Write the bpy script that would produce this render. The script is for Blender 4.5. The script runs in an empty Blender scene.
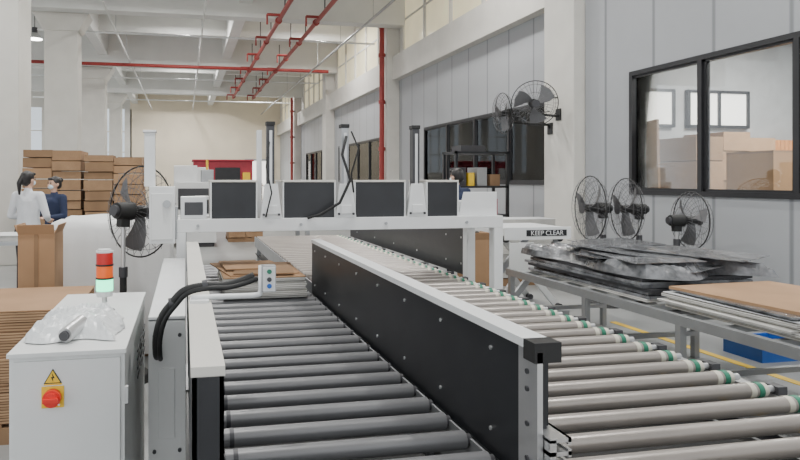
import bpy, bmesh, math, random
from mathutils import Matrix, Vector, Euler
random.seed(7)
R=random.Random(11)
# ------------------------------------------------------------------ materials
MATS={}
def mat(name,col,rough=0.6,metal=0.0,var=0.08,scale=6.0,bump=0.0,bscale=40,emit=None,es=0,stretch=(1,1,1),coat=0):
    if name in MATS: return MATS[name]
    m=bpy.data.materials.new(name); m.use_nodes=True
    nt=m.node_tree; N=nt.nodes; L=nt.links
    b=N['Principled BSDF']
    b.inputs['Roughness'].default_value=rough; b.inputs['Metallic'].default_value=metal
    if coat: b.inputs['Coat Weight'].default_value=coat
    tc=N.new('ShaderNodeTexCoord'); mp=N.new('ShaderNodeMapping'); mp.inputs['Scale'].default_value=stretch
    L.new(tc.outputs['Object'],mp.inputs['Vector'])
    no=N.new('ShaderNodeTexNoise'); no.inputs['Scale'].default_value=scale; no.inputs['Detail'].default_value=4
    L.new(mp.outputs['Vector'],no.inputs['Vector'])
    cr=N.new('ShaderNodeValToRGB')
    cr.color_ramp.elements[0].position=0.3; cr.color_ramp.elements[1].position=0.7
    cr.color_ramp.elements[0].color=tuple(c*(1-var) for c in col)+(1,)
    cr.color_ramp.elements[1].color=tuple(min(1,c*(1+var)) for c in col)+(1,)
    L.new(no.outputs['Fac'],cr.inputs['Fac']); L.new(cr.outputs['Color'],b.inputs['Base Color'])
    if bump:
        n2=N.new('ShaderNodeTexNoise'); n2.inputs['Scale'].default_value=bscale; n2.inputs['Detail'].default_value=3
        L.new(mp.outputs['Vector'],n2.inputs['Vector'])
        bp=N.new('ShaderNodeBump'); bp.inputs['Strength'].default_value=bump; bp.inputs['Distance'].default_value=0.02
        L.new(n2.outputs['Fac'],bp.inputs['Height']); L.new(bp.outputs['Normal'],b.inputs['Normal'])
    if emit:
        b.inputs['Emission Color'].default_value=tuple(emit)+(1,); b.inputs['Emission Strength'].default_value=es
    MATS[name]=m; return m
def glassmat(name,tint,refl=0.15,rough=0.03):
    m=bpy.data.materials.new(name); m.use_nodes=True
    nt=m.node_tree; N=nt.nodes; L=nt.links
    N.remove(N['Principled BSDF']); out=N['Material Output']
    t=N.new('ShaderNodeBsdfTransparent'); t.inputs['Color'].default_value=tint+(1,)
    g=N.new('ShaderNodeBsdfGlossy'); g.inputs['Roughness'].default_value=rough
    f=N.new('ShaderNodeFresnel'); f.inputs['IOR'].default_value=1.3
    a=N.new('ShaderNodeMath'); a.operation='ADD'; a.inputs[1].default_value=refl; a.use_clamp=True
    mx=N.new('ShaderNodeMixShader')
    L.new(f.outputs[0],a.inputs[0]); L.new(a.outputs[0],mx.inputs[0]); L.new(t.outputs[0],mx.inputs[1]); L.new(g.outputs[0],mx.inputs[2])
    L.new(mx.outputs[0],out.inputs[0]); MATS[name]=m; return m
def striped(name,col,dark,axis='Z',freq=60,rough=0.85,thr=0.5,width=0.1,metal=0,coat=0,var=.12):
    m=mat(name,col,rough,metal,var=var); nt=m.node_tree; N=nt.nodes; L=nt.links
    b=N['Principled BSDF']; cr=[n for n in N if n.type=='VALTORGB'][0]
    tc=[n for n in N if n.type=='TEX_COORD'][0]
    w=N.new('ShaderNodeTexWave'); w.wave_type='BANDS'; w.bands_direction=axis; w.inputs['Scale'].default_value=freq
    w.inputs['Distortion'].default_value=0.0
    L.new(tc.outputs['Object'],w.inputs['Vector'])
    r2=N.new('ShaderNodeValToRGB'); r2.color_ramp.elements[0].position=max(0,thr-width); r2.color_ramp.elements[1].position=thr
    L.new(w.outputs['Fac'],r2.inputs['Fac'])
    mx=N.new('ShaderNodeMix'); mx.data_type='RGBA'
    mx.inputs['A'].default_value=dark+(1,)
    L.new(r2.outputs['Color'],mx.inputs['Factor']); L.new(cr.outputs['Color'],mx.inputs['B'])
    L.new(mx.outputs['Result'],b.inputs['Base Color']); return m

WHITE=mat('painted_white_metal',(.74,.75,.75),.4,0,.03)
CABW=mat('cabinet_paint',(.72,.73,.72),.45,0,.02)
CREAM=mat('cream_plaster',(.62,.60,.55),.8,0,.05,2)
CEIL=mat('ceiling_paint',(.70,.70,.67),.85,0,.05,1)
BEIGE=mat('beige_wall_paint',(.70,.62,.49),.85,0,.06,.6)
GREYWALL=striped('sandwich_panel_grey',(.36,.37,.385),(.20,.21,.22),'Y',0.31,.42,.012,.012,var=.01)
LINER=mat('interior_wall',(.40,.41,.42),.7)
BLACK=mat('black_panel',(.016,.017,.02),.38,0,.2)
BLK2=mat('black_rubber',(.015,.015,.015),.6)
DARK=mat('dark_steel',(.06,.06,.065),.5,.3)
WIRE=mat('fan_wire_grey',(.13,.13,.135),.4,.5)
BLADE=mat('fan_blade_grey',(.12,.12,.125),.45,.3)
FRAMEB=mat('window_frame_black',(.015,.015,.017),.4)
ALU=mat('aluminium',(.62,.62,.62),.35,.8,.05)
STEEL=mat('grey_steel',(.38,.39,.40),.4,.6)
ROLL1=mat('roller_pvc_grey',(.17,.17,.175),.36,.15,.10,3,.05,80,stretch=(1,4,4))
ROLL2=mat('roller_steel_grey',(.36,.325,.295),.30,.35,.10,3,.05,80,stretch=(1,4,4))
GREEN=mat('green_bearing_cap',(.03,.20,.12),.5)
CAPW=mat('roller_cap_cream',(.65,.62,.52),.5)
CARD=mat('cardboard',(.36,.215,.115),.85,0,.1,3)
CARDS=striped('cardboard_layers',(.40,.25,.14),(.13,.07,.035),'Z',18,.9,.35,.25)
CARDD=mat('cardboard_dark',(.25,.15,.08),.85,0,.12,3)
SHEETW=striped('white_board_layers',(.62,.61,.58),(.25,.23,.2),'Z',24,.8,.35,.25)
RED=mat('red_pipe_paint',(.28,.03,.025),.5)
REDB=mat('red_machine_paint',(.36,.03,.05),.5)
YEL=mat('yellow_plastic',(.85,.55,.03),.45)
ORA=mat('orange_lens',(.8,.12,.01),.3,emit=(1,.15,.02),es=.25)
REDL=mat('red_lens',(.6,.02,.015),.3)
GRNL=mat('green_lamp_lens',(.1,.8,.45),.3,emit=(.08,1,.5),es=3.5)
REDK=mat('emergency_red',(.75,.03,.02),.35)
FLOORM=mat('concrete_floor',(.28,.285,.28),.4,0,.12,.8)
FILM=mat('white_stretch_film',(.72,.74,.74),.3,0,.06,3,.5,9)
DFILM=mat('plastic_wrap_dark',(.17,.175,.185),.16,0,.6,9,.7,14,coat=.6)
CLOTH=mat('white_sheet_cover',(.72,.72,.71),.75,0,.04,2,.25,8)
BLUEP=mat('blue_plastic',(.02,.12,.45),.4)
LAMPE=mat('lamp_emitter',(1,1,1),.5,emit=(1,.98,.93),es=14)
WARMG=mat('clerestory_glow_pane',(.62,.57,.40),.25,0,.12,1.2,emit=(1,.88,.58),es=.45)  # opaque panes emit a warm glow standing in for daylight
GLASS=glassmat('window_glass',(.90,.92,.93),.01)
GLASSD=glassmat('window_glass_far',(.80,.83,.85),.03)
PANE=mat('office_lit_pane',(.8,.8,.75),.4,emit=(1,.97,.9),es=1.6)
SKIN=mat('skin',(.62,.38,.27),.6); HAIR=mat('hair_black',(.012,.01,.01),.5)
JACKW=mat('jacket_white',(.68,.69,.71),.8,0,.05,8,.2,30); NAVY=mat('jacket_navy',(.018,.028,.07),.8)
TROU=mat('trousers_dark',(.03,.03,.04),.85); MASK=mat('face_mask',(.62,.75,.82),.8)
SHOE=mat('shoe_black',(.02,.02,.02),.6); EYE=mat('eye_dark',(.02,.015,.01),.3); LIP=mat('lips',(.4,.14,.12),.5)

# ------------------------------------------------------------------ mesh builder
class M:
    def __init__(s,name): s.name=name; s.V=[]; s.F=[]; s.MI=[]; s.S=[]; s.mats=[]; s.xf=Matrix.Identity(4)
    def add(s,vs,fs,m,smooth=False):
        if m not in s.mats: s.mats.append(m)
        i=s.mats.index(m); o=len(s.V)
        s.V+= [s.xf@Vector(v) for v in vs]
        for f in fs: s.F.append([o+k for k in f]); s.MI.append(i); s.S.append(smooth)
    def box(s,x0,x1,y0,y1,z0,z1,m):
        s.add([(x0,y0,z0),(x1,y0,z0),(x1,y1,z0),(x0,y1,z0),(x0,y0,z1),(x1,y0,z1),(x1,y1,z1),(x0,y1,z1)],
              [(0,3,2,1),(4,5,6,7),(0,1,5,4),(1,2,6,5),(2,3,7,6),(3,0,4,7)],m)
    def obox(s,c,size,m,rot=(0,0,0)):
        e=Euler(rot).to_matrix(); vs=[]
        for z in (-.5,.5):
            for x,y in ((-.5,-.5),(.5,-.5),(.5,.5),(-.5,.5)):
                vs.append(Vector(c)+e@Vector((x*size[0],y*size[1],z*size[2])))
        s.add(vs,[(0,3,2,1),(4,5,6,7),(0,1,5,4),(1,2,6,5),(2,3,7,6),(3,0,4,7)],m)
    def cyl(s,p1,p2,r,m,r2=None,seg=16):
        p1=Vector(p1);p2=Vector(p2); r2=r if r2 is None else r2
        d=(p2-p1).normalized(); a=d.orthogonal().normalized(); b=d.cross(a)
        vs=[];fs=[]
        for p,rr in ((p1,r),(p2,r2)):
            for k in range(seg):
                t=2*math.pi*k/seg; vs.append(p+a*math.cos(t)*rr+b*math.sin(t)*rr)
        for k in range(seg): fs.append((k,(k+1)%seg,seg+(k+1)%seg,seg+k))
        s.add(vs,fs,m,True); s.add(vs,[tuple(range(seg-1,-1,-1)),tuple(range(seg,2*seg))],m)
    def beam(s,p1,p2,w,h,m):
        p1=Vector(p1);p2=Vector(p2); d=p2-p1; q=d.to_track_quat('Y','Z').to_euler()
        s.obox((p1+p2)/2,(w,d.length,h),m,q)
    def tube(s,pts,r,m,seg=6,closed=False):
        pts=[Vector(p) for p in pts]; n=len(pts); vs=[];fs=[]; up=None
        for i,p in enumerate(pts):
            if closed: d=pts[(i+1)%n]-pts[i-1]
            else: d=pts[min(i+1,n-1)]-pts[max(i-1,0)]
            d.normalize()
            if up is None: up=d.orthogonal().normalized()
            up=(up-d*up.dot(d)).normalized(); b=d.cross(up)
            for k in range(seg):
                t=2*math.pi*k/seg; vs.append(p+up*math.cos(t)*r+b*math.sin(t)*r)
        for i in range(n if closed else n-1):
            j=(i+1)%n
            for k in range(seg): fs.append((i*seg+k,i*seg+(k+1)%seg,j*seg+(k+1)%seg,j*seg+k))
        if not closed: fs+= [tuple(range(seg-1,-1,-1)),tuple((n-1)*seg+k for k in range(seg))]
        s.add(vs,fs,m,True)
    def sphere(s,c,r,m,seg=14,ring=9):
        if not hasattr(r,'__len__'): r=(r,r,r)
        vs=[(c[0],c[1],c[2]+r[2])];fs=[]
        for i in range(1,ring):
            a=math.pi*i/ring
            for k in range(seg):
                t=2*math.pi*k/seg
                vs.append((c[0]+r[0]*math.sin(a)*math.cos(t),c[1]+r[1]*math.sin(a)*math.sin(t),c[2]+r[2]*math.cos(a)))
        vs.append((c[0],c[1],c[2]-r[2])); e=len(vs)-1
        for k in range(seg):
            fs.append((0,1+k,1+(k+1)%seg)); fs.append((e,1+(ring-2)*seg+(k+1)%seg,1+(ring-2)*seg+k))
        for i in range(ring-2):
            for k in range(seg): fs.append((1+i*seg+k,1+(i+1)*seg+k,1+(i+1)*seg+(k+1)%seg,1+i*seg+(k+1)%seg))
        s.add(vs,fs,m,True)
    def prism(s,pts,ext,m):
        n=len(pts); e=Vector(ext); vs=[Vector(p) for p in pts]+[Vector(p)+e for p in pts]
        s.add(vs,[tuple(range(n-1,-1,-1)),tuple(range(n,2*n))]+[(k,(k+1)%n,n+(k+1)%n,n+k) for k in range(n)],m)
    def done(s,bevel=0,origin=True):
        V=s.V
        if origin:
            xs=[v.x for v in V];ys=[v.y for v in V];zs=[v.z for v in V]
            o=Vector(((min(xs)+max(xs))/2,(min(ys)+max(ys))/2,min(zs)))
        else: o=Vector((0,0,0))
        me=bpy.data.meshes.new(s.name); me.from_pydata([v-o for v in V],[],s.F)
        for m in s.mats: me.materials.append(m)
        me.polygons.foreach_set('material_index',s.MI); me.polygons.foreach_set('use_smooth',s.S)
        bm=bmesh.new(); bm.from_mesh(me); bmesh.ops.recalc_face_normals(bm,faces=bm.faces); bm.to_mesh(me); bm.free()
        ob=bpy.data.objects.new(s.name,me); ob.location=o; bpy.context.scene.collection.objects.link(ob)
        if bevel:
            md=ob.modifiers.new('bevel','BEVEL'); md.width=bevel; md.segments=2; md.limit_method='ANGLE'; md.angle_limit=math.radians(50)
        return ob

# ------------------------------------------------------------------ room shell
o=M('floor'); o.box(-16,18,-4,47.4,-.1,0,FLOORM); o.done()
o=M('ceiling'); o.box(-16,7.6,-4,47.4,8.3,8.5,CEIL)
for y in (1.0,10.2,19.6,28.9,37.8): o.box(-16,7.2,y,y+.5,6.75,8.3,CEIL)
for y in (4.1,7.2,13.3,16.4,22.7,25.8,31.9,34.9,41,44):
    o.box(-16,7.2,y,y+.28,7.55,8.3,CEIL)
for x in (-3.75,1.7): o.box(x,x+.4,-4,47,7.2,8.3,CEIL)
o.done()
o=M('wall_right'); X0,X1=6.5,6.62
o.box(X0,X1,-4,9.17,0,1.39,GREYWALL); o.box(X0,X1,-4,9.17,3.2,8.3,GREYWALL)
o.box(X0,X1,-4,4.27,1.39,3.2,GREYWALL); o.box(X0,X1,8.11,9.17,1.39,3.2,GREYWALL)
o.done()
o=M('baseboard_right'); o.box(6.485,6.5,-4,9.17,.0,.12,STEEL); o.done()
def window(name,x,y0,y1,z0,z1,n,fm,gm,fw=.06,th=.1,midrail=None):
    o=M(name)
    o.box(x,x+th,y0,y1,z0,z0+fw,fm); o.box(x,x+th,y0,y1,z1-fw,z1,fm)
    for i in range(n+1):
        y=y0+(y1-y0)*i/n; a=max(y0,y-fw/2 if 0<i<n else (y0 if i==0 else y1-fw)); o.box(x,x+th,a,a+fw,z0+fw,z1-fw,fm)
    for i in range(n):
        a=y0+(y1-y0)*i/n+fw*.5; b=y0+(y1-y0)*(i+1)/n-fw*.5
        for (p,q,r,t) in ((a,b,z0+fw,z0+fw+.03),(a,b,z1-fw-.03,z1-fw),(a,a+.035,z0+fw,z1-fw),(b-.035,b,z0+fw,z1-fw)):
            o.box(x+.03,x+th-.02,p,q,r,t,fm)
        o.box(x+.05,x+.056,a,b,z0+fw,z1-fw,gm)
    if midrail: 
        for z in midrail: o.box(x+.02,x+th-.02,y0,y1,z-.03,z+.03,fm)
    return o.done()
window('window_1',6.47,4.27,8.11,1.39,3.2,3,FRAMEB,GLASS,.065,.12)
o=M('wall_right_far'); a,b=7.2,7.4
wins=[(11.2,17.9),(22.0,28.6),(31,36.6)]
prev=9.17
for (y0,y1) in wins:
    o.box(a,b,prev,y0,1.5,3.2,GREYWALL); prev=y1
o.box(a,b,prev,47,1.5,3.2,GREYWALL)
o.box(a,b,9.17,47,0,1.5,GREYWALL); o.box(a,b,9.17,47,3.2,5.0,GREYWALL)
o.box(6.95,b,9.17,47,5.0,5.8,CREAM); o.box(a,b,9.17,47,8.1,8.3,CREAM)
cl=[(10.3,19.8),(20.9,28.9),(30.2,37.2),(38.4,46)]
prev=9.17
for (y0,y1) in cl: o.box(a,b,prev,y0,5.8,8.1,CREAM); prev=y1
o.box(a,b,prev,47,5.8,8.1,CREAM)
o.done()
k=2
for (y0,y1) in wins: window('window_%d'%k,7.17,y0,y1,1.5,3.2,4,FRAMEB,GLASSD,.07); k+=1
for (y0,y1) in cl: window('window_%d'%k,7.17,y0,y1,5.8,8.1,5,CREAM,WARMG,.10,.1,midrail=[6.95]); k+=1
o=M('wall_office_back'); 
o.box(6.62,11.5,9.25,9.35,0,4.2,LINER); o.box(11.5,11.6,-4,9.35,0,4.2,LINER); o.box(6.62,11.6,-4,9.35,4.2,4.3,LINER)
for x in (7.0,8.5): 
    o.box(x,x+1.2,9.2,9.25,2.55,3.1,PANE)
    for q in (x-.03,x+.58,x+1.17): o.box(q,q+.05,9.17,9.25,2.5,3.15,FRAMEB)
    for q in (2.5,3.1): o.box(x-.03,x+1.22,9.17,9.25,q,q+.05,FRAMEB)
o.done()
o=M('wall_workshop_back'); o.box(7.4,14,30,30.1,0,4.4,LINER); o.box(14,14.1,9.35,40,0,4.4,LINER); o.box(7.4,14,9.35,40,4.4,4.5,CEIL)
for y in (10.5,13,15.5,18,20.5,23,25.5): o.box(13.95,14,y,y+1.8,1.2,3.1,PANE)
for x in (8,10,12): o.box(x,x+1.4,29.95,30,1.3,3.0,PANE)
o.done()
o=M('wall_back'); o.box(-3.9,7.4,47,47.2,0,8.3,BEIGE); o.box(-16,-3.9,47,47.2,0,2.2,CREAM); o.box(-16,-3.9,47,47.2,6.8,8.3,CREAM)
for x in (-16,-13,-10,-7,-4.3): o.box(x,x+.5,47,47.2,2.2,6.8,CREAM)
o.done()
o=M('door_1'); 
for q in ((4.5,4.65,0,3.2),(6.55,6.7,0,3.2),(4.65,6.55,3.05,3.2),(5.55,5.65,0,3.05)): o.box(q[0],q[1],46.85,46.99,q[2],q[3],STEEL)
o.box(4.65,5.55,46.93,46.98,.05,3.05,PANE); o.box(5.65,6.55,46.93,46.98,.05,3.05,PANE); o.box(4.65,6.55,46.88,46.99,1.1,1.2,STEEL); o.done()
o=M('window_%d'%k)
for x in (-15.5,-12.5,-9.5,-6.5):
    w=2.2 if x>-7 else 2.5
    o.box(x,x+w,47.08,47.1,2.2,6.8,GLASSD)
    for q in (0,.33,.66): o.box(x+q*w,x+q*w+.07,47.04,47.14,2.2,6.8,CREAM)
    for z in (3.6,5.1): o.box(x,x+w,47.04,47.14,z,z+.07,CREAM)
o.done()
def column(x0,x1,y0,y1,z1=8.3,cap=True):
    o=M('concrete_column'); o.box(x0,x1,y0,y1,0,z1,CREAM)
    if cap: o.prism([(x0-.35,y0-.04,6.75),(x0-.03,y0-.04,6.2),(x1+.03,y0-.04,6.2),(x1+.35,y0-.04,6.75)],(0,y1-y0+.08,0),CREAM)
    o.done(.015)
column(-4.1,-3.05,12.45,13.4); column(-4.22,-3.24,20.15,20.9); column(-4.6,-3.56,29.5,30.4); column(-4.4,-3.7,38.4,39.1)
column(6.3,7.2,9.19,10.05,cap=False)
column(6.75,7.2,20.15,20.95,cap=False); column(6.75,7.2,29.45,30.2,cap=False); column(6.75,7.2,38.35,39.1,cap=False)

# ceiling services
o=M('red_sprinkler_pipe')
for x,z in ((2.9,6.95),(4.1,6.95)):
    o.cyl((x,8,z-.35),(x,38,z-.35),.07,RED,seg=10)
    for y in range(9,38,3):
        o.cyl((x,y,z-.35),(x,y,z+.6 if y%2 else z+1.2),.02,DARK,seg=6)
        o.cyl((x-.0,y+.6,z-.35),(x-.45,y+.6,z-.35),.045,RED,seg=8); o.cyl((x-.45,y+.6,z-.35),(x-.45,y+.6,z-.65),.03,RED,seg=8)
        o.cyl((x,y+1.2,z-.35),(x,y+1.3,z-.35),.11,RED,seg=10)
o.cyl((-10,27.6,6.55),(6.45,27.6,6.55),.075,RED,seg=10)
o.done()
for (x,y) in ((6.62,20.3),(6.55,38.0)):
    o=M('red_riser_pipe'); o.cyl((x,y,0),(x,y,6.7 if y>30 else 8.2),.085,RED,seg=12)
    for z in (1,2.6,4.2,5.8): o.cyl((x,y,z),(x,y,z+.12),.115,RED,seg=12); o.box(x,6.74,y-.03,y+.03,z+.02,z+.1,DARK)
    o.done()
o=M('conduit_pipe')
for x,z,r in ((-2.3,7.1,.035),(.6,7.15,.03),(5.6,6.92,.04)):
    o.cyl((x,9,z-.42),(x,46,z-.42),r,CEIL if x<3 else STEEL,seg=8)
    for y in range(10,46,4): o.cyl((x,y,z-.42),(x,y,8.3),.01,STEEL,seg=5)
for y in (22,31.5,40): o.cyl((-9,y,6.62),(6.9,y,6.62),.035,WHITE,seg=8)
o.done()
def highbay(x,y,z,pw=260):
    o=M('high_bay_lamp')
    if z<7.2: o.cyl((x,y,z+.35),(x,y,8.3),.015,DARK,seg=6)
    o.cyl((x,y,z+.2),(x,y,z+.38),.09,DARK,seg=14)
    o.cyl((x,y,z),(x,y,z+.2),.27,ALU,r2=.1,seg=20); o.cyl((x,y,z-.01),(x,y,z),.24,LAMPE,seg=20); o.done()
    l=bpy.data.lights.new('lamp_light','AREA'); l.shape='DISK'; l.size=.5; l.energy=pw; l.color=(1,.99,.97)
    lo=bpy.data.objects.new('high_bay_light',l); lo.location=(x,y,z-.03); bpy.context.scene.collection.objects.link(lo)
for x,y in ((-4.9,22.0),(-5,31)): highbay(x,y,6.3)
for x,y,p in ((-4.9,11.8,280),(0,3.,320),(0,8.7,300),(0,14.9,300),(0,24.,330),(0,33.3,400),(0,43,420),(4.9,3.,270),(4.9,12.,290),(5.3,24,330),(4.5,40,380),(-6.5,40,350)): highbay(x,y,7.9,p)  # extra lamps added between the beams to brighten the hall and back wall
for x,y,e in ((9.0,7.0,300),(7.5,4.6,260),(10.5,14,350),(10.5,22,350)):  # added fill lamps brightening the rooms and cartons behind the windows
    o=M('office_fill_lamp'); zt=4.2 if y<9 else 4.4
    o.box(x-.6,x+.6,y-.3,y+.3,zt-.08,zt,WHITE); o.box(x-.55,x+.55,y-.25,y+.25,zt-.09,zt-.08,LAMPE); o.done()
    l=bpy.data.lights.new('office_fill_light','AREA'); l.shape='RECTANGLE'; l.size=1.1; l.size_y=.5; l.energy=e; l.color=(1,.96,.88)
    lo=bpy.data.objects.new('office_fill_light',l); lo.location=(x,y,zt-.12); bpy.context.scene.collection.objects.link(lo)

# ------------------------------------------------------------------ conveyors
def leg(o,x,y,z,m=STEEL): o.box(x-.03,x+.03,y-.03,y+.03,0,z,m); o.cyl((x,y,0),(x,y,.02),.06,DARK,seg=12)
o=M('roller_conveyor')
y=1.30
while y<6.4:
    o.cyl((.125,y,.72),(.93,y,.72),.031,ROLL1,seg=20); o.cyl((.105,y,.72),(.125,y,.72),.02,DARK,seg=10); o.cyl((.93,y,.72),(.95,y,.72),.02,DARK,seg=10)
    o.cyl((.15,y,.72),(.165,y,.72),.0325,DARK,seg=20)
    y+=.165
o.box(.10,.115,1.2,6.5,.58,.735,STEEL); o.box(.942,.95,1.2,6.5,.58,.73,STEEL)
o.box(.12,.94,1.2,6.5,.48,.5,BLK2)  # dark pan added so the shaded gaps between rollers read black
for yy in (1.35,3,4.6,6.4): leg(o,.13,yy,.6); leg(o,.92,yy,.6); o.box(.12,.94,yy-.02,yy+.02,.25,.3,STEEL)
o.done()
o=M('roller_conveyor')
y=1.20;i=0
while y<9.4:
    o.cyl((1.075,y,.72),(2.34,y,.72),.031,ROLL2,seg=20)
    o.cyl((2.30,y,.72),(2.325,y,.72),.033,CAPW,seg=18)
    o.cyl((2.34,y,.72),(2.365,y,.72),.033,GREEN,seg=18); o.cyl((2.365,y,.72),(2.39,y,.72),.028,CAPW,seg=16)
    o.cyl((2.39,y,.72),(2.43,y,.72),.015,ALU,seg=10); o.cyl((1.066,y,.72),(1.075,y,.72),.02,DARK,seg=10)
    if i%2==0: o.box(2.43,2.475,y-.03,y+.03,.69,.735,DARK)
    y+=.165; i+=1
o.box(2.42,2.48,1.1,9.5,.56,.70,ALU); o.box(1.058,1.068,1.1,9.5,.58,.73,STEEL)
o.box(2.44,2.47,1.1,9.5,.48,.53,DARK)
o.box(1.07,2.42,1.1,9.5,.46,.48,BLK2)  # same added dark sheet, standing in for shade below the rollers
for yy in (1.3,3,4.6,6.4,8,9.3): leg(o,1.10,yy,.6); leg(o,2.45,yy,.6); o.box(1.07,2.45,yy-.02,yy+.02,.25,.3,STEEL)
o.done()
# divider
o=M('divider_panel'); o.xf=Matrix.Translation((.012,0,0))
o.box(.960,.972,1.68,4.72,.72,1.115,BLACK); o.box(.958,.975,1.58,1.68,.72,1.115,ALU)
o.box(1.00,1.012,1.62,4.72,.74,1.115,BLACK)
o.box(.953,1.03,1.64,4.72,1.115,1.14,WHITE); o.box(.950,1.033,1.58,1.64,1.085,1.142,BLK2)
o.box(.99,1.03,1.64,1.68,.74,1.1,BLACK)
o.box(.978,.998,1.55,4.7,.80,.88,ALU)
for z in (.80,.835,.872): o.box(.978,1.044,1.55,4.7,z,z+.012,ALU)
o.box(1.034,1.044,1.55,4.7,.80,.815,ALU); o.box(1.034,1.044,1.55,4.7,.865,.884,ALU); o.box(1.034,1.044,1.55,4.7,.83,.852,ALU)
for yy in (1.72,2.4,3.2,4.0,4.4): o.box(.975,1.0,yy,yy+.05,0,.8,DARK)
for yy in (1.85,2.25,2.65,3.05,3.45,3.85,4.25,4.6):
    for z in (1.06,.80): o.cyl((.955,yy,z),(.962,yy,z),.007,ALU,seg=10)
for z in (.8,.9,1.0,1.05): o.cyl((.953,1.63,z),(.96,1.63,z),.008,DARK,seg=10)
o.done()
o=M('conveyor_side_fence')
o.box(.018,.030,1.54,4.7,.62,1.115,BLACK); o.box(.085,.096,1.54,4.7,.76,1.115,BLACK)
o.box(.018,.096,1.54,1.56,.62,1.115,BLACK); o.box(.015,.099,1.545,4.7,1.115,1.14,CREAM); 
for yy in (1.56,2.6,3.6,4.6): o.box(.032,.083,yy,yy+.05,0,.9,DARK)
for yy in (1.9,2.5,3.1,3.7,4.3): o.cyl((.096,yy,1.06),(.1,yy,1.06),.008,ALU,seg=8)
o.done()
o=M('conveyor_side_fence')
o.box(2.605,2.62,5.45,9.6,.70,1.14,BLACK); o.box(2.62,2.66,5.45,9.6,1.11,1.14,WHITE); o.box(2.62,2.66,5.45,9.6,.70,.76,ALU)
for yy in (5.5,6.5,8,9.4): o.box(2.625,2.665,yy,yy+.05,0,1.11,STEEL)
for yy in (5.55,5.9,6.7,7.5,8.3,9.2):
    for z in (.8,1.05): o.cyl((2.6,yy,z),(2.606,yy,z),.01,ALU,seg=8)
o.done()
o=M('conveyor_drive_housing')
o.box(-.145,0,2.72,4.7,.0,1.0,WHITE); o.box(-.15,.005,2.70,2.72,.02,1.01,CABW); o.box(-.15,.005,2.7,4.7,1.0,1.02,WHITE)
o.box(-.11,-.04,2.695,2.70,.5,.8,CABW)
for z in (.15,.45,.94): o.cyl((-.125,2.69,z),(-.125,2.70,z),.008,DARK,seg=8); o.cyl((-.02,2.69,z),(-.02,2.70,z),.008,DARK,seg=8)
o.done(.004)

# ------------------------------------------------------------------ gantry
o=M('scanning_gantry')
o.box(-.06,2.63,4.80,4.90,1.20,1.300,WHITE); o.box(-.06,2.63,5.30,5.40,1.20,1.300,WHITE)
for x in (-.06,1.28,2.55): o.box(x,x+.08,4.90,5.30,1.22,1.29,WHITE)
for x in (-.06,2.55):
    for yy in (4.80,5.31): o.box(x,x+.08 if x>0 else x+.07,yy,yy+.09,0,1.2,WHITE)
    o.box(x-.03,x+.10,4.77,5.43,0,.015,STEEL)
for (a,b) in ((.20,.555),(.765,1.185),(1.35,1.775),(1.965,2.24)):
    z0,z1=1.30,1.60; ya,yb=4.83,5.25
    o.box(a,b,ya+.03,yb,z0,z1-.016,WHITE)
    o.box(a-.006,b+.006,ya,ya+.03,z1-.018,z1,CREAM); o.box(a-.006,a+.006,ya,ya+.03,z0,z1-.018,WHITE); o.box(b-.006,b+.006,ya,ya+.03,z0,z1-.018,WHITE)
    o.box(a+.006,b-.006,ya+.006,ya+.03,z0,z1-.018,BLACK)
    o.box(a-.006,b+.006,ya+.03,yb,z1-.016,z1,CREAM)
for xc,h,dk in ((.665,2.03,DARK),(1.268,2.02,STEEL),(1.87,2.02,DARK)):
    o.prism([(xc-.085,4.80,1.30),(xc+.085,4.80,1.30),(xc+.05,4.80,1.57),(xc-.05,4.80,1.57)],(0,.02,0),WHITE)
    o.prism([(xc-.05,4.82,1.30),(xc-.05,5.05,1.30),(xc-.05,4.82,1.57)],(.015,0,0),WHITE)
    o.prism([(xc+.035,4.82,1.30),(xc+.035,5.05,1.30),(xc+.035,4.82,1.57)],(.015,0,0),WHITE)
    o.box(xc-.03,xc+.03,4.83,4.90,1.30,h,dk); o.box(xc-.012,xc+.012,4.82,4.83,1.35,h-.04,ALU); o.box(xc-.035,xc+.035,4.825,4.905,h,h+.03,BLK2)
    o.box(xc-.045,xc+.045,4.79,4.80,1.33,1.40,WHITE)
    for sx in (-.06,.06): o.cyl((xc+sx,4.79,1.33),(xc+sx,4.8,1.33),.01,DARK,seg=8)
o.box(.57,.61,4.95,5.0,1.30,2.0,WHITE)
o.box(-.26,-.07,4.78,4.98,1.12,1.55,WHITE); o.box(-.245,-.085,4.772,4.78,1.15,1.5,CABW); o.box(-.07,-.05,4.8,4.95,1.15,1.4,STEEL)
o.box(-.30,-.22,4.85,4.95,1.55,1.96,WHITE); o.box(-.31,-.21,4.84,4.96,1.96,1.98,ALU)
o.cyl((-.13,4.74,1.42),(-.13,4.78,1.42),.03,STEEL,seg=14)
o.box(-.03,.17,4.84,5.1,1.30,1.47,ALU); o.box(.0,.14,4.83,4.84,1.33,1.43,DARK)
o.box(2.26,2.6,4.86,5.2,1.30,1.42,WHITE); o.prism([(2.6,4.85,1.30),(2.6,4.85,1.5),(2.3,4.85,1.5),(2.25,4.85,1.30)],(0,.01,0),WHITE)
o.tube([(1.27,4.8,1.95),(1.22,4.74,1.8),(1.28,4.72,1.6),(1.2,4.74,1.42),(1.05,4.76,1.33),(.95,4.79,1.30)],.012,BLK2,8)
o.tube([(1.31,4.8,1.99),(1.36,4.76,1.85),(1.3,4.76,1.65),(1.33,4.8,1.5)],.008,BLK2,6)
o.tube([(.65,4.8,1.9),(.62,4.76,1.7),(.66,4.74,1.5),(.62,4.79,1.31)],.007,BLK2,6)
for x in (.1,.9,1.6,2.3): o.cyl((x,4.79,1.25),(x,4.80,1.25),.012,STEEL,seg=10)
o.done(.004)

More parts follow.
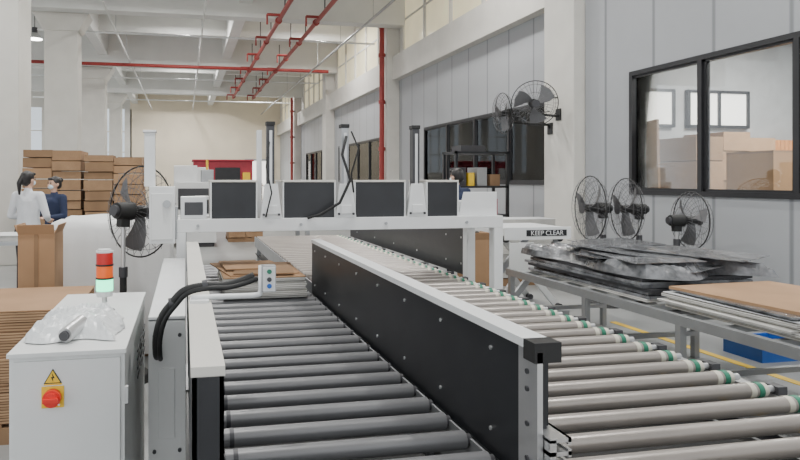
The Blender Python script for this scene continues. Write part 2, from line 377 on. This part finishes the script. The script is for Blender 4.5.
# control arm and cable
o=M('control_button_arm')
o.tube([(.025,2.38,1.155),(.06,2.38,1.155),(.26,2.38,1.155),(.285,2.38,1.16),(.29,2.38,1.18),(.29,2.38,1.27)],.011,WHITE,10)
o.box(.02,.09,2.34,2.42,1.14,1.150,WHITE)
o.box(.29,.345,2.36,2.41,1.17,1.27,STEEL); o.box(.294,.341,2.352,2.36,1.175,1.265,CABW)
for z,m in ((1.25,GREEN),(1.22,DARK),(1.195,BLUEP)): o.cyl((.318,2.345,z),(.318,2.352,z),.009,m,seg=12)
o.done()
o=M('black_cable_hose')
pts=[(-.112,2.67,.86),(-.112,2.60,.90),(-.11,2.57,.97),(-.09,2.54,1.05),(-.05,2.51,1.11),(.0,2.48,1.165),(.08,2.46,1.185),(.15,2.46,1.185),(.22,2.46,1.20),(.27,2.45,1.22)]
def smoothp(p,n=6):
    out=[]; p=[Vector(q) for q in p]
    for i in range(len(p)-1):
        a=p[max(i-1,0)];b=p[i];c=p[i+1];d=p[min(i+2,len(p)-1)]
        for k in range(n):
            t=k/n; out.append(.5*((2*b)+(-a+c)*t+(2*a-5*b+4*c-d)*t*t+(-a+3*b-3*c+d)*t**3))
    out.append(p[-1]); return out
o.tube(smoothp(pts),.016,BLK2,10); o.tube(smoothp([(p[0]+.014,p[1]-.02,p[2]-.006) for p in pts]),.010,BLK2,8)
for i in (4,6): o.cyl(Vector(pts[i])+Vector((-.01,0,0)),Vector(pts[i])+Vector((.01,0,.004)),.022,DARK,seg=12)
o.done()

# ------------------------------------------------------------------ electrical cabinet
o=M('electrical_cabinet')
cx0,cx1,cy0,cy1=-.595,-.21,2.30,3.42
o.box(cx0,cx1,cy0,cy1,.06,.985,CABW); o.box(cx0-.006,cx1+.006,cy0-.015,cy1+.006,.985,1.0,CABW)
o.box(cx0+.015,cx1-.015,cy0-.012,cy0,.09,.97,CABW); o.box(cx0+.02,cx1-.02,cy0+.02,cy1-.02,0,.06,DARK)
ex,ez=-.45,.845
o.box(ex-.037,ex+.037,cy0-.017,cy0-.012,ez-.037,ez+.037,YEL)
o.cyl((ex,cy0-.04,ez),(ex,cy0-.017,ez),.030,REDK,seg=24); o.cyl((ex,cy0-.05,ez),(ex,cy0-.04,ez),.022,REDK,seg=24)
o.obox((ex,cy0-.055,ez),(.05,.014,.014),REDK,(0,.0,0)); o.cyl((ex+.025,cy0-.041,ez-.02),(ex+.025,cy0-.04,ez-.02),.004,WHITE,seg=8)
t=.03; o.prism([(ex-t,cy0-.012,.892),(ex+t,cy0-.012,.892),(ex,cy0-.012,.892+t*1.7)],(0,-.003,0),BLK2)
t=.025; o.prism([(ex-t,cy0-.015,.895),(ex+t,cy0-.015,.895),(ex,cy0-.015,.895+t*1.7)],(0,-.0015,0),YEL)
o.prism([(ex+.002,cy0-.0165,.898),(ex-.006,cy0-.0165,.915),(ex,cy0-.0165,.915),(ex-.003,cy0-.0165,.930),(ex+.007,cy0-.0165,.911),(ex+.001,cy0-.0165,.911)],(0,-.001,0),BLK2)
o.box(ex-.03,ex+.03,cy0-.014,cy0-.012,.886,.891,YEL)
for z in (.25,.8): o.box(cx1,cx1+.012,cy0+.0,cy0+.02,z,z+.06,ALU)
o.cyl((cx1-.03,cy0-.02,.55),(cx1-.03,cy0-.012,.55),.015,DARK,seg=14)
for yy in (2.9,3.1,3.3):
    for z in (.7,.74,.78,.82): o.box(cx1,cx1+.004,yy,yy+.12,z,z+.012,DARK)
o.done(.004)
o=M('signal_tower_light')
x,y=-.355,2.93
o.cyl((x,y,1.0),(x,y,1.012),.045,DARK,seg=20); o.cyl((x,y,1.012),(x,y,1.075),.012,ALU,seg=12); o.cyl((x,y,1.075),(x,y,1.10),.036,CABW,seg=20)
for z,m in ((1.10,GRNL),(1.16,ORA),(1.22,REDL)):
    o.cyl((x,y,z),(x,y,z+.052),.037,m,seg=24); o.cyl((x,y,z+.052),(x,y,z+.06),.039,BLK2 if z<1.2 else CABW,seg=24)
o.cyl((x,y,1.28),(x,y,1.287),.03,CABW,seg=20)
o.done()
def crumple(name,x0,x1,y0,y1,z0,h,m,n=26,amp=.4,seed=1,edge=.25):
    rr=random.Random(seed); o=M(name); vs=[];fs=[]
    ph=[(rr.uniform(6,26),rr.uniform(6,26),rr.uniform(0,6),rr.uniform(.3,1)) for _ in range(7)]
    for j in range(n+1):
        for i in range(n+1):
            u=i/n;v=j/n
            e=min(u,1-u,v,1-v)/edge; e=min(1,e); e=math.sin(e*math.pi/2)
            zz=0
            for a,b,c,w in ph: zz+=w*abs(math.sin(a*u+b*v+c))
            zz/=4.2
            wob=.06*math.sin(9*v+seed)*(x1-x0); wob2=.06*math.sin(8*u+seed)*(y1-y0)
            vs.append((x0+(x1-x0)*u+wob*(1 if 0<i<n else .6)+rr.uniform(-.003,.003),y0+(y1-y0)*v+wob2,z0+h*e*((1-amp)+amp*zz+rr.uniform(-.04,.04))+.002))
    for j in range(n):
        for i in range(n): a=j*(n+1)+i; fs.append((a,a+1,a+n+2,a+n+1))
    o.add(vs,fs,m,False)
    return o
o=crumple('plastic_film_bundle',-.575,-.25,2.42,2.82,1.002,.085,FILM,26,.7,3)
o.cyl((-.43,2.40,1.03),(-.39,2.52,1.05),.028,ALU,seg=16); o.cyl((-.434,2.388,1.028),(-.43,2.40,1.03),.018,DARK,seg=16)
o.done()

# ------------------------------------------------------------------ fans
def fan(name,pos,R_,yaw,tilt=0,wall=None,blades=3,n=30,w=.0024,bw=.26):
    o=M(name); px,py,pz=pos
    o.xf=Matrix.Translation(pos)@Matrix.Rotation(yaw,4,'Z')@Matrix.Rotation(tilt,4,'X')
    for sgn,dep in ((-1,.10),(1,.09)):
        for k in range(n):
            t=2*math.pi*k/n; pts=[]
            for q in (.16,.4,.7,.92,1.0):
                tt=t+.25*(q-.16)*sgn
                pts.append((R_*q*math.cos(tt),sgn*(dep*math.sqrt(max(0,1-(q*.98)**2.6))+.012),R_*q*math.sin(tt)))
            o.tube(pts,w,WIRE,4)
        for q in (.16,.5,.85):
            yy=sgn*(dep*math.sqrt(max(0,1-(q*.98)**2.6))+.012)
            o.tube([(R_*q*math.cos(2*math.pi*k/40),yy,R_*q*math.sin(2*math.pi*k/40)) for k in range(40)],w*1.3,WIRE,4,True)
    o.tube([(R_*math.cos(2*math.pi*k/48),0,R_*math.sin(2*math.pi*k/48)) for k in range(48)],.007,BLK2,6,True)
    o.cyl((0,-.115,0),(0,-.10,0),R_*.17,DARK,seg=20); o.cyl((0,-.05,0),(0,.06,0),.05,BLK2,seg=16)
    for b in range(blades):
        t0=2*math.pi*b/blades+.4; vs=[];m_=8
        for i in range(m_+1):
            q=.1+.78*i/m_; wd=.5*bw+bw*math.sin(math.pi*min(1,q*.8))*.75
            for s_ in (-1,0,1):
                tt=t0+s_*wd+.5*(q-.1); vs.append((R_*q*math.cos(tt),s_*.04*(1.1-q*.4),R_*q*math.sin(tt)))
        fs=[]
        for i in range(m_):
            for c in range(2): a=i*3+c; fs.append((a,a+1,a+4,a+3))
        o.add(vs,fs,BLADE,True)
    o.cyl((0,.09,0),(0,.25,0),.075,BLK2,r2=.065,seg=18); o.cyl((0,.25,0),(0,.28,0),.045,DARK,seg=14)
    o.obox((0,.17,-.09),(.06,.09,.08),BLK2)
    c=o.xf@Vector((0,.17,-.11)); o.xf=Matrix.Identity(4)
    if wall:
        o.tube([c,(c.x,c.y,c.z-.06),(wall[0]-.05,wall[1],c.z-.08),wall],.022,BLK2,8); o.obox((wall[0]-.01,wall[1],wall[2]),(.02,.14,.2),BLK2)
        o.tube([(c.x,c.y,c.z),((c.x+wall[0])/2,wall[1],wall[2]+.25),(wall[0]-.02,wall[1],wall[2]+.3)],.01,BLK2,6)
    else:
        o.cyl((c.x,c.y,c.z+.02),(c.x,c.y,.62),.018,ALU,seg=10); o.cyl((c.x,c.y,.85),(c.x,c.y,.06),.028,BLK2,seg=12)
        o.cyl((c.x,c.y,.0),(c.x,c.y,.05),.24,BLK2,r2=.2,seg=28); o.cyl((c.x,c.y,.05),(c.x,c.y,.1),.05,BLK2,seg=12)
        o.cyl((c.x,c.y,.82),(c.x,c.y,.9),.036,DARK,seg=12)
    o.done()
fan('pedestal_fan',(-.36,5.30,1.34),.375,math.radians(180-44),math.radians(4),n=28,w=.002)
fan('pedestal_fan',(5.10,7.1,1.24),.41,math.radians(-99))
fan('pedestal_fan',(5.50,6.95,1.23),.39,math.radians(-101))
fan('pedestal_fan',(5.90,6.35,1.12),.34,math.radians(80))
fan('wall_fan',(5.66,9.3,2.86),.37,math.radians(-20),math.radians(8),wall=(6.3,9.6,2.72),bw=.40)
fan('wall_fan',(5.36,9.78,2.74),.35,math.radians(-97),math.radians(5),wall=(6.3,9.85,2.5))

# ------------------------------------------------------------------ cardboard etc.
def pallet(o,x0,x1,y0,y1,m=CARDD):
    for i in range(5):
        a=x0+(x1-x0-.09)*i/4; o.box(a,a+.09,y0,y1,.10,.12,m)
    for yy in (y0,(y0+y1)/2-.04,y1-.08): o.box(x0,x1,yy,yy+.08,.0,.10,m)
def sheets(o,x0,x1,y0,y1,z0,z1,m,top,t=.035,jit=.02,rr=R):
    z=z0
    while z<z1-.001:
        tt=min(t*rr.uniform(.7,1.3),z1-z); dx=rr.uniform(-jit,jit);dy=rr.uniform(-jit,jit)
        o.box(x0+dx,x1+dx,y0+dy,y1+dy,z,z+tt*.96,m); z+=tt
    o.box(x0,x1,y0,y1,z1,z1+.006,top)
o=M('cardboard_stack'); pallet(o,-1.6,-.66,4.02,4.88); sheets(o,-1.6,-.66,4.02,4.88,.12,.80,CARDS,CARD,.05,.015); o.done()
o=M('cardboard_sheet_pile')
sheets(o,.27,.86,4.40,5.2,.755,.90,SHEETW,CARD,.02,.012); o.obox((.52,4.85,.911),(.52,.74,.008),CARD,(0,0,.16)); o.obox((.60,4.75,.921),(.44,.6,.008),CARDD,(0,0,-.12)); o.obox((.44,4.9,.931),(.3,.5,.008),CARD,(0,0,.05)); o.done()
o=M('cardboard_box')
o.box(-1.27,-1.0,5.15,5.5,0,1.18,CARD); o.obox((-1.135,5.13,1.215),(.27,.006,.08),CARD,(.35,0,0)); o.obox((-1.285,5.33,1.21),(.006,.33,.08),CARD,(0,-.4,0)); o.obox((-.99,5.33,1.21),(.006,.33,.08),CARD,(0,.4,0))
o.box(-1.15,-1.12,5.145,5.15,0,1.18,CARDD); o.done()
o=M('white_covered_pallet'); pallet(o,-1.1,-.2,5.80,6.9)
vs=[];fs=[]
per=[]
for k in range(80):
    t=k/80*4; s_=int(t); f=t-s_
    c=[(-1.2,5.78),(-.12,5.78),(-.12,6.9),(-1.2,6.9)]; a=c[s_];b=c[(s_+1)%4]; per.append((a[0]+(b[0]-a[0])*f,a[1]+(b[1]-a[1])*f))
lv=[.02,.4,.7,1.0,1.15,1.21,1.235]; ins=[0,.0,.0,.01,.02,.05,.12]
for li,z in enumerate(lv):
    for k,(x,y) in enumerate(per):
        cx,cy=-.66,6.34; fl=.03*math.sin(k*.9)*(1-li/7)+.015*math.sin(k*2.3)
        d=1-ins[li]*1.5+fl; vs.append((cx+(x-cx)*d,cy+(y-cy)*d,z+.01*math.sin(k*.5)))
for li in range(len(lv)-1):
    for k in range(80): fs.append((li*80+k,li*80+(k+1)%80,(li+1)*80+(k+1)%80,(li+1)*80+k))
fs.append(tuple((len(lv)-1)*80+k for k in range(80)))
o.add(vs,fs,CLOTH,True); o.done()
def bundles(name,x0,x1,y0,y1,H,bw=.42,bh=.24,seed=5):
    rr=random.Random(seed); o=M(name); pallet(o,x0,x1,y0,y1)
    nx=max(1,round((x1-x0)/bw)); w=(x1-x0)/nx; ny=max(1,round((y1-y0)/.6)); d=(y1-y0)/ny
    for i in range(nx):
        hh=H*rr.uniform(.93,1.0)
        for j in range(ny):
            z=.12
            while z<hh-.05:
                h=min(bh*rr.uniform(.8,1.2),hh-z); q=rr.uniform(-.015,.015); p=rr.uniform(-.03,.03)
                o.box(x0+i*w+.008+q,x0+(i+1)*w-.008+q,y0+j*d+p,y0+(j+1)*d+p-.02,z,z+h-.015,rr.choice([CARDS,CARDS,CARD,CARDD])); z+=h
    o.done()
bundles('cardboard_stack',-2.72,-1.75,11.3,12.2,2.18,bh=.16,seed=2)
bundles('cardboard_stack',-1.7,-.72,11.2,12.2,2.16,bh=.16,seed=3)
bundles('cardboard_stack',-6.5,-4.1,13.9,15.2,2.1,seed=9)
o=M('work_table'); o.box(-3.4,-1.5,7.5,8.3,.86,.9,STEEL)
for x in (-3.35,-1.55):
    for yy in (7.55,8.25): o.box(x-.025,x+.025,yy-.025,yy+.025,0,.86,STEEL)
o.box(-3.35,-1.55,7.9,7.94,.2,.25,STEEL); sheets(o,-2.9,-2.3,7.6,8.2,.9,1.05,CARDS,CARD); sheets(o,-2.2,-1.8,7.6,8.1,.9,.96,SHEETW,WHITE); o.done()

# background machines
o=M('red_machine'); o.box(.35,2.7,25,26.6,.1,2.35,REDB); o.box(.45,.95,24.95,25,.6,2.1,WHITE); o.box(1.2,2.2,24.95,25,1.3,2.1,BLACK); o.box(.35,2.7,25,26.6,0,.1,DARK)
o.box(.3,2.75,24.95,26.65,2.35,2.42,REDB); o.box(2.3,2.6,24.93,25,1.5,1.9,YEL); o.done(.02)
o=M('packing_machine'); o.box(-.25,.75,15,16.4,.1,1.55,WHITE); o.box(-.25,.3,15.2,16.4,1.55,1.95,WHITE); o.box(-.15,.65,14.97,15,.9,1.4,DARK); o.box(-.2,.7,15.05,16.3,0,.1,DARK); o.box(.4,.7,15.3,15.8,1.55,1.85,STEEL)
o.cyl((.55,15.5,1.85),(.55,15.5,2.1),.03,YEL,seg=10); o.done(.01)
bundles('cardboard_stack',1.1,2.0,16,17,1.6,seed=12)
o=M('conveyor_infeed_table'); o.box(-.1,2.3,11,12.2,.85,.92,WHITE)
for x in (0,2.2):
    for yy in (11.1,12.1): o.box(x-.04,x+.04,yy-.04,yy+.04,0,.85,STEEL)
o.box(.2,1.2,11.2,12,.92,1.3,ALU); o.box(.3,1.1,11.19,11.2,1.0,1.25,BLACK); sheets(o,1.4,2.1,11.2,12,.92,1.2,SHEETW,WHITE); o.done()
o=M('storage_shelf'); x0,x1,y0,y1=5.0,6.1,10.9,11.5
for x in (x0,x1-.05):
    for yy in (y0,y1-.05): o.box(x,x+.05,yy,yy+.05,0,2.15,BLACK)
for z in (.3,.9,1.45,2.1): o.box(x0,x1,y0,y1,z,z+.04,BLACK)
for i,(x,z,w,h,m) in enumerate([(5.1,.94,.3,.35,CARD),(5.5,.94,.4,.3,REDB),(5.1,1.49,.15,.35,DARK),(5.3,1.49,.12,.25,YEL),(5.48,1.49,.2,.35,STEEL),(5.75,1.49,.2,.22,CARDD),(5.2,.34,.6,.4,CARD),(5.15,2.14,.5,.12,DARK)]): o.box(x,x+w,y0+.08,y1-.1,z,z+h,m)
o.done()
o=M('white_board_pile'); pallet(o,4.3,5.6,8.6,9.1); sheets(o,4.3,5.6,8.6,9.1,.12,1.0,SHEETW,WHITE,.08,.03); o.done()
o=M('scissor_lift_table')
a0,a1,b0,b1=3.5,4.3,6.35,7.15
o.box(a0,a1,b0,b1,.98,1.06,WHITE); o.box(a0-.01,a1+.01,b0-.02,b0,.93,1.07,WHITE); o.box(a0+.25,a1-.05,b0-.025,b0-.02,.97,1.04,BLACK)
for yy in (b0+.08,b1-.1):
    o.beam((a0+.05,yy,.15),(a1-.08,yy,.93),.04,.07,STEEL); o.beam((a1-.08,yy+.05,.15),(a0+.05,yy+.05,.93),.04,.07,WHITE)
    for z in (.15,.93): o.cyl((a0+.05,yy-.03,z),(a0+.05,yy+.08,z),.035,DARK,seg=12); o.cyl((a1-.08,yy-.03,z),(a1-.08,yy+.08,z),.035,DARK,seg=12)
o.box(a0,a1,b0,b1,0.03,.12,STEEL); o.cyl((a0+.2,b0+.4,.2),(a0+.5,b0+.4,.75),.03,ALU,seg=12)
for x in (a0+.05,a1-.05):
    for yy in (b0+.05,b1-.05): o.cyl((x,yy,0),(x,yy,.06),.05,DARK,seg=12)
o.box(a0+.05,a0+.35,b0-.01,b0,.55,.9,CABW); lift=o.done(.004)
cu=bpy.data.curves.new('lettering','FONT'); cu.body='KEEP CLEAR'; cu.size=.075; cu.extrude=.001
to=bpy.data.objects.new('machine_lettering',cu); to.rotation_euler=(math.pi/2,0,0); to.data.materials.append(WHITE); bpy.context.scene.collection.objects.link(to)
to.parent=lift; to.location=Vector((3.80,6.322,.98))-lift.location
o=M('cardboard_box'); o.box(3.05,3.3,6.3,6.6,0,.95,CARD); o.obox((3.175,6.29,.985),(.25,.005,.08),CARD,(.3,0,0)); o.obox((3.31,6.45,.98),(.005,.3,.08),CARD,(0,.5,0)); o.done()

# bench right
o=M('steel_bench')
for x in (3.4,4.5): o.box(x,x+.05,1.6,6.15,.58,.65,STEEL)
yy=1.7
while yy<6.15: o.box(3.45,4.5,yy,yy+.04,.60,.64,STEEL); yy+=.35
for yy in (1.65,2.7,3.75,4.8,6.05):
    for x in (3.425,4.525): o.box(x-.025,x+.025,yy,yy+.05,0,.58,STEEL)
    o.box(3.43,4.5,yy,yy+.04,.2,.24,STEEL)
o.box(3.41,3.44,1.6,6.15,.20,.24,STEEL); o.done()
o=crumple('plastic_wrapped_panel_stack',3.50,4.60,4.18,5.95,.83,.13,DFILM,44,.75,9,.06)
rr=random.Random(4)
z=.655
while z<.83:
    o.obox((4.02+rr.uniform(-.04,.04),5.05+rr.uniform(-.05,.05),z+.012),(1.0,1.65,.022),rr.choice([DFILM,DARK,DFILM,SHEETW]),(0,0,rr.uniform(-.04,.04))); z+=.025
for k in range(9):
    o.obox((rr.uniform(3.75,4.3),rr.uniform(4.6,5.5),.90+.012*k),(rr.uniform(.5,.8),rr.uniform(.6,1.0),.006),DFILM,(rr.uniform(-.05,.05),rr.uniform(-.05,.05),rr.uniform(-.5,.5)))
o.done()
o=M('board_sheet_stack')
sheets(o,3.52,4.45,3.0,4.05,.65,.76,SHEETW,WHITE,.02,.03); o.obox((4.05,3.55,.80),(.95,1.0,.02),CARD,(0,0,.06)); o.obox((4.0,3.5,.785),(.95,1.0,.012),DFILM,(0,0,-.05))
sheets(o,3.50,4.45,1.8,2.9,.65,.74,SHEETW,WHITE,.02,.03); o.done()
o=M('floor_marking'); o.box(2.95,3.03,-2,9,.0,.004,YEL); o.box(4.7,4.78,3,6.2,.0,.004,YEL); o.done()
o=M('blue_tote'); o.xf=Matrix.Translation((1.35,1.25,0))
o.box(3.6,4.1,3.3,3.7,.0,.02,BLUEP)
for q in ((3.6,4.1,3.3,3.32),(3.6,4.1,3.68,3.7),(3.6,3.62,3.32,3.68),(4.08,4.1,3.32,3.68)): o.box(*q,.02,.15,BLUEP)
o.box(3.58,4.12,3.28,3.3,.13,.16,BLUEP); o.done()
# inside office
bundles('cardboard_stack',7.6,9.1,8.1,8.9,2.42,.5,.4,seed=21)
o=M('cardboard_box'); o.box(7.35,8.35,6.6,7.3,0,1.95,CARD); o.box(7.35,8.35,6.6,7.3,1.95,1.98,CARDD); o.box(7.82,7.86,6.59,6.6,0,1.95,CARDD); o.box(7.345,7.35,6.6,7.3,.98,1.0,CARDD); o.done()
o=M('cardboard_sheet'); o.obox((6.80,8.0,1.24),(.03,.42,2.48),CARD,(0,-.02,math.radians(-20))); o.done()
ORF=mat('orange_fabric',(.65,.28,.09),.8)
o=M('orange_curtain') 
for i in range(14): o.cyl((9.6+.09*i,9.12,0.0),(9.6+.09*i,9.12,2.3),.055,ORF,seg=8)
o.done()

# ------------------------------------------------------------------ people
def hull(ells):
    bm=bmesh.new()
    for c,r in ells:
        if not hasattr(r,'__len__'): r=(r,r,r)
        mx=Matrix.Translation(c)@Matrix.Diagonal((r[0],r[1],r[2],1))
        bmesh.ops.create_icosphere(bm,subdivisions=2,radius=1,matrix=mx)
    res=bmesh.ops.convex_hull(bm,input=bm.verts[:])
    junk=[g for g in res['geom_interior'] if isinstance(g,bmesh.types.BMVert)]
    bmesh.ops.delete(bm,geom=junk,context='VERTS')
    vs=[v.co.copy() for v in bm.verts]; bm.verts.index_update(); fs=[[v.index for v in f.verts] for f in bm.faces]; bm.free(); return vs,fs
def hand(P,w,d,palmN,side,m):
    d=Vector(d).normalized(); nrm=Vector(palmN).normalized(); s=d.cross(nrm).normalized()*side; w=Vector(w)
    P.append(([(w,.022),(w+d*.07+s*.022,.016),(w+d*.07-s*.022,.016)],m))
    for k,(of,L) in enumerate(((.030,.062),(.011,.072),(-.010,.068),(-.029,.054))):
        b=w+d*.08+s*of; k1=b+(d*.85+nrm*.45)*L*.5; e=k1+(d*.5+nrm*.85)*L*.5
        P.append(([(b,.0095),(k1,.009)],m)); P.append(([(k1,.009),(e,.0075)],m))
    b=w+d*.025+s*.03; k1=b+(s*.8+d*.6)*.032; P.append(([(b,.012),(k1,.010)],m)); P.append(([(k1,.010),(k1+(d*.9+nrm*.3)*.03,.0085)],m))
def person(name,pos,yaw,top,hairm,style,arms,scale=1.0,headyaw=0,mask=True):
    P=[]; a=P.append
    for s in (-1,1):
        a(([((s*.09,0,.88),(.095,.10,.09)),((s*.10,-.01,.50),.06)],TROU)); a(([((s*.10,-.01,.50),.06),((s*.105,.02,.10),.042)],TROU))
        a(([((s*.105,.03,.05),(.04,.05,.045)),((s*.115,-.13,.035),(.042,.05,.03))],SHOE))
    a(([((0,0,.92),(.165,.115,.10)),((0,0,1.08),(.145,.10,.08))],top))
    a(([((0,0,1.05),(.145,.10,.08)),((0,-.005,1.27),(.165,.11,.09))],top))
    a(([((0,0,1.27),(.15,.10,.08)),((-.135,.005,1.345),(.055,.055,.05)),((.135,.005,1.345),(.055,.055,.05))],top))
    a(([((0,.005,1.34),(.075,.07,.05)),((0,.005,1.40),.052)],top))
    a(([((0,.005,1.38),.045),((0,-.005,1.46),.045)],SKIN))
    for s,(el,wr,hd,pn) in zip((-1,1),arms):
        sh=Vector((s*.165,.005,1.335))
        a(([(sh,.062),(el,.047)],top)); a(([(el,.047),(wr,.034)],top)); hand(P,wr,hd,pn,s,SKIN)
    hy=Matrix.Rotation(headyaw,4,'Z')
    def h(p): return hy@Vector(p)
    a(([(h((0,.005,1.555)),(.074,.088,.088)),(h((0,-.022,1.485)),(.048,.055,.045))],SKIN))
    a(([(h((0,-.092,1.535)),.010),(h((0,-.100,1.512)),.0135)],SKIN))
    for s in (-1,1): a(([(h((s*.076,.01,1.53)),(.012,.018,.03))],SKIN))
    a(([(h((0,.022,1.575)),(.086,.092,.088)),(h((0,.055,1.52)),(.07,.06,.06))],hairm))
    a(([(h((0,-.06,1.615)),(.055,.03,.025))],hairm))
    if style=='ponytail':
        a(([(h((0,.10,1.58)),.03),(h((0,.145,1.50)),.032)],hairm)); a(([(h((0,.145,1.50)),.032),(h((0,.14,1.36)),.016)],hairm))
    if style=='bun': a(([(h((0,.11,1.60)),.04)],hairm))
    if mask: a(([(h((0,-.055,1.50)),(.052,.045,.038)),(h((0,-.09,1.505)),(.02,.012,.02))],MASK))
    o=M(name+'_tmp')
    for ells,m in P:
        vs,fs=hull(ells); o.add(vs,fs,m)
    tmp=o.done(origin=False); tmp.modifiers.clear()
    md=tmp.modifiers.new('r','REMESH'); md.mode='VOXEL'; md.voxel_size=.009; md.adaptivity=0
    sm=tmp.modifiers.new('s','SMOOTH'); sm.iterations=3; sm.factor=.5
    dg=bpy.context.evaluated_depsgraph_get(); me=bpy.data.meshes.new_from_object(tmp.evaluated_get(dg))
    bpy.data.objects.remove(tmp)
    me.materials.clear(); ms=[]
    for _,m in P:
        if m not in ms: ms.append(m)
    for m in ms+[EYE,LIP]: me.materials.append(m)
    pr=[]
    for ells,m in P:
        q=[]
        E=[(Vector(c),Vector(r if hasattr(r,'__len__') else (r,r,r))) for c,r in ells]
        if len(E)==1: q=E
        else:
            for i in range(len(E)-1):
                n=6
                for k in range(n+1): t=k/n; q.append((E[i][0].lerp(E[i+1][0],t),E[i][1].lerp(E[i+1][1],t)))
        lo=Vector([min(c[i]-r[i] for c,r in q)-.02 for i in range(3)]); hi=Vector([max(c[i]+r[i] for c,r in q)+.02 for i in range(3)])
        pr.append((lo,hi,q,ms.index(m)))
    for f in me.polygons:
        c=f.center; best=9;bi=0
        for lo,hi,q,mi in pr:
            if c.x<lo.x or c.y<lo.y or c.z<lo.z or c.x>hi.x or c.y>hi.y or c.z>hi.z: continue
            for cc,r in q:
                v=((c.x-cc.x)/r.x)**2+((c.y-cc.y)/r.y)**2+((c.z-cc.z)/r.z)**2; v=(math.sqrt(v)-1)*min(r)
                if v<best: best=v;bi=mi
        f.material_index=bi; f.use_smooth=True
    ob=bpy.data.objects.new(name,me); ob.location=pos; ob.rotation_euler=(0,0,yaw); ob.scale=(scale,)*3
    bpy.context.scene.collection.objects.link(ob)
    e=M('eyes_and_mouth')
    for s in (-1,1): e.sphere(h((s*.03,-.078,1.548)),(.012,.008,.007),EYE,10,6); e.sphere(h((s*.03,-.078,1.568)),(.017,.008,.004),HAIR,8,5)
    if not mask: e.sphere(h((0,-.080,1.478)),(.022,.008,.006),LIP,10,6)
    eo=e.done(origin=False); eo.parent=ob
    return ob
person('woman_in_white_jacket',(-2.05,8.85,0),math.radians(160),JACKW,HAIR,'ponytail',
   [((-.24,-.02,1.08),(-.14,-.22,1.02),(.3,-.9,-.1),(0,0,-1)),((.25,.0,1.08),(.12,-.23,1.03),(-.3,-.9,-.1),(0,0,-1))],1.04,headyaw=math.radians(-15))
person('worker_in_navy_jacket',(-1.90,9.75,0),math.radians(-35),NAVY,HAIR,'bun',
   [((-.23,-.03,1.08),(-.10,-.24,1.10),(.5,-.8,.1),(0,0,-1)),((.23,-.03,1.07),(.10,-.26,1.05),(-.4,-.9,0),(0,0,-1))],1.0,headyaw=math.radians(-10))
person('worker_in_dark_jacket',(3.82,8.3,0),math.radians(195),NAVY,HAIR,'short',
   [((-.23,-.03,1.08),(-.16,-.22,.98),(.1,-.9,-.2),(0,0,-1)),((.23,-.03,1.07),(.16,-.24,.98),(-.1,-.9,-.2),(0,0,-1))],1.07,headyaw=math.radians(10))

# ------------------------------------------------------------------ world + camera
w=bpy.data.worlds.new('world'); bpy.context.scene.world=w; w.use_nodes=True
bg=w.node_tree.nodes['Background']; bg.inputs[0].default_value=(.94,.97,1,1); bg.inputs[1].default_value=1.7
cam=bpy.data.cameras.new('camera'); cam.sensor_width=36; cam.lens=620*36/800
cam.shift_x=(400-305)/800; cam.shift_y=-50/800; cam.clip_end=200
co=bpy.data.objects.new('camera',cam); co.location=(0,0,1.6); co.rotation_euler=(math.radians(90),0,math.radians(-11))
bpy.context.scene.collection.objects.link(co); bpy.context.scene.camera=co
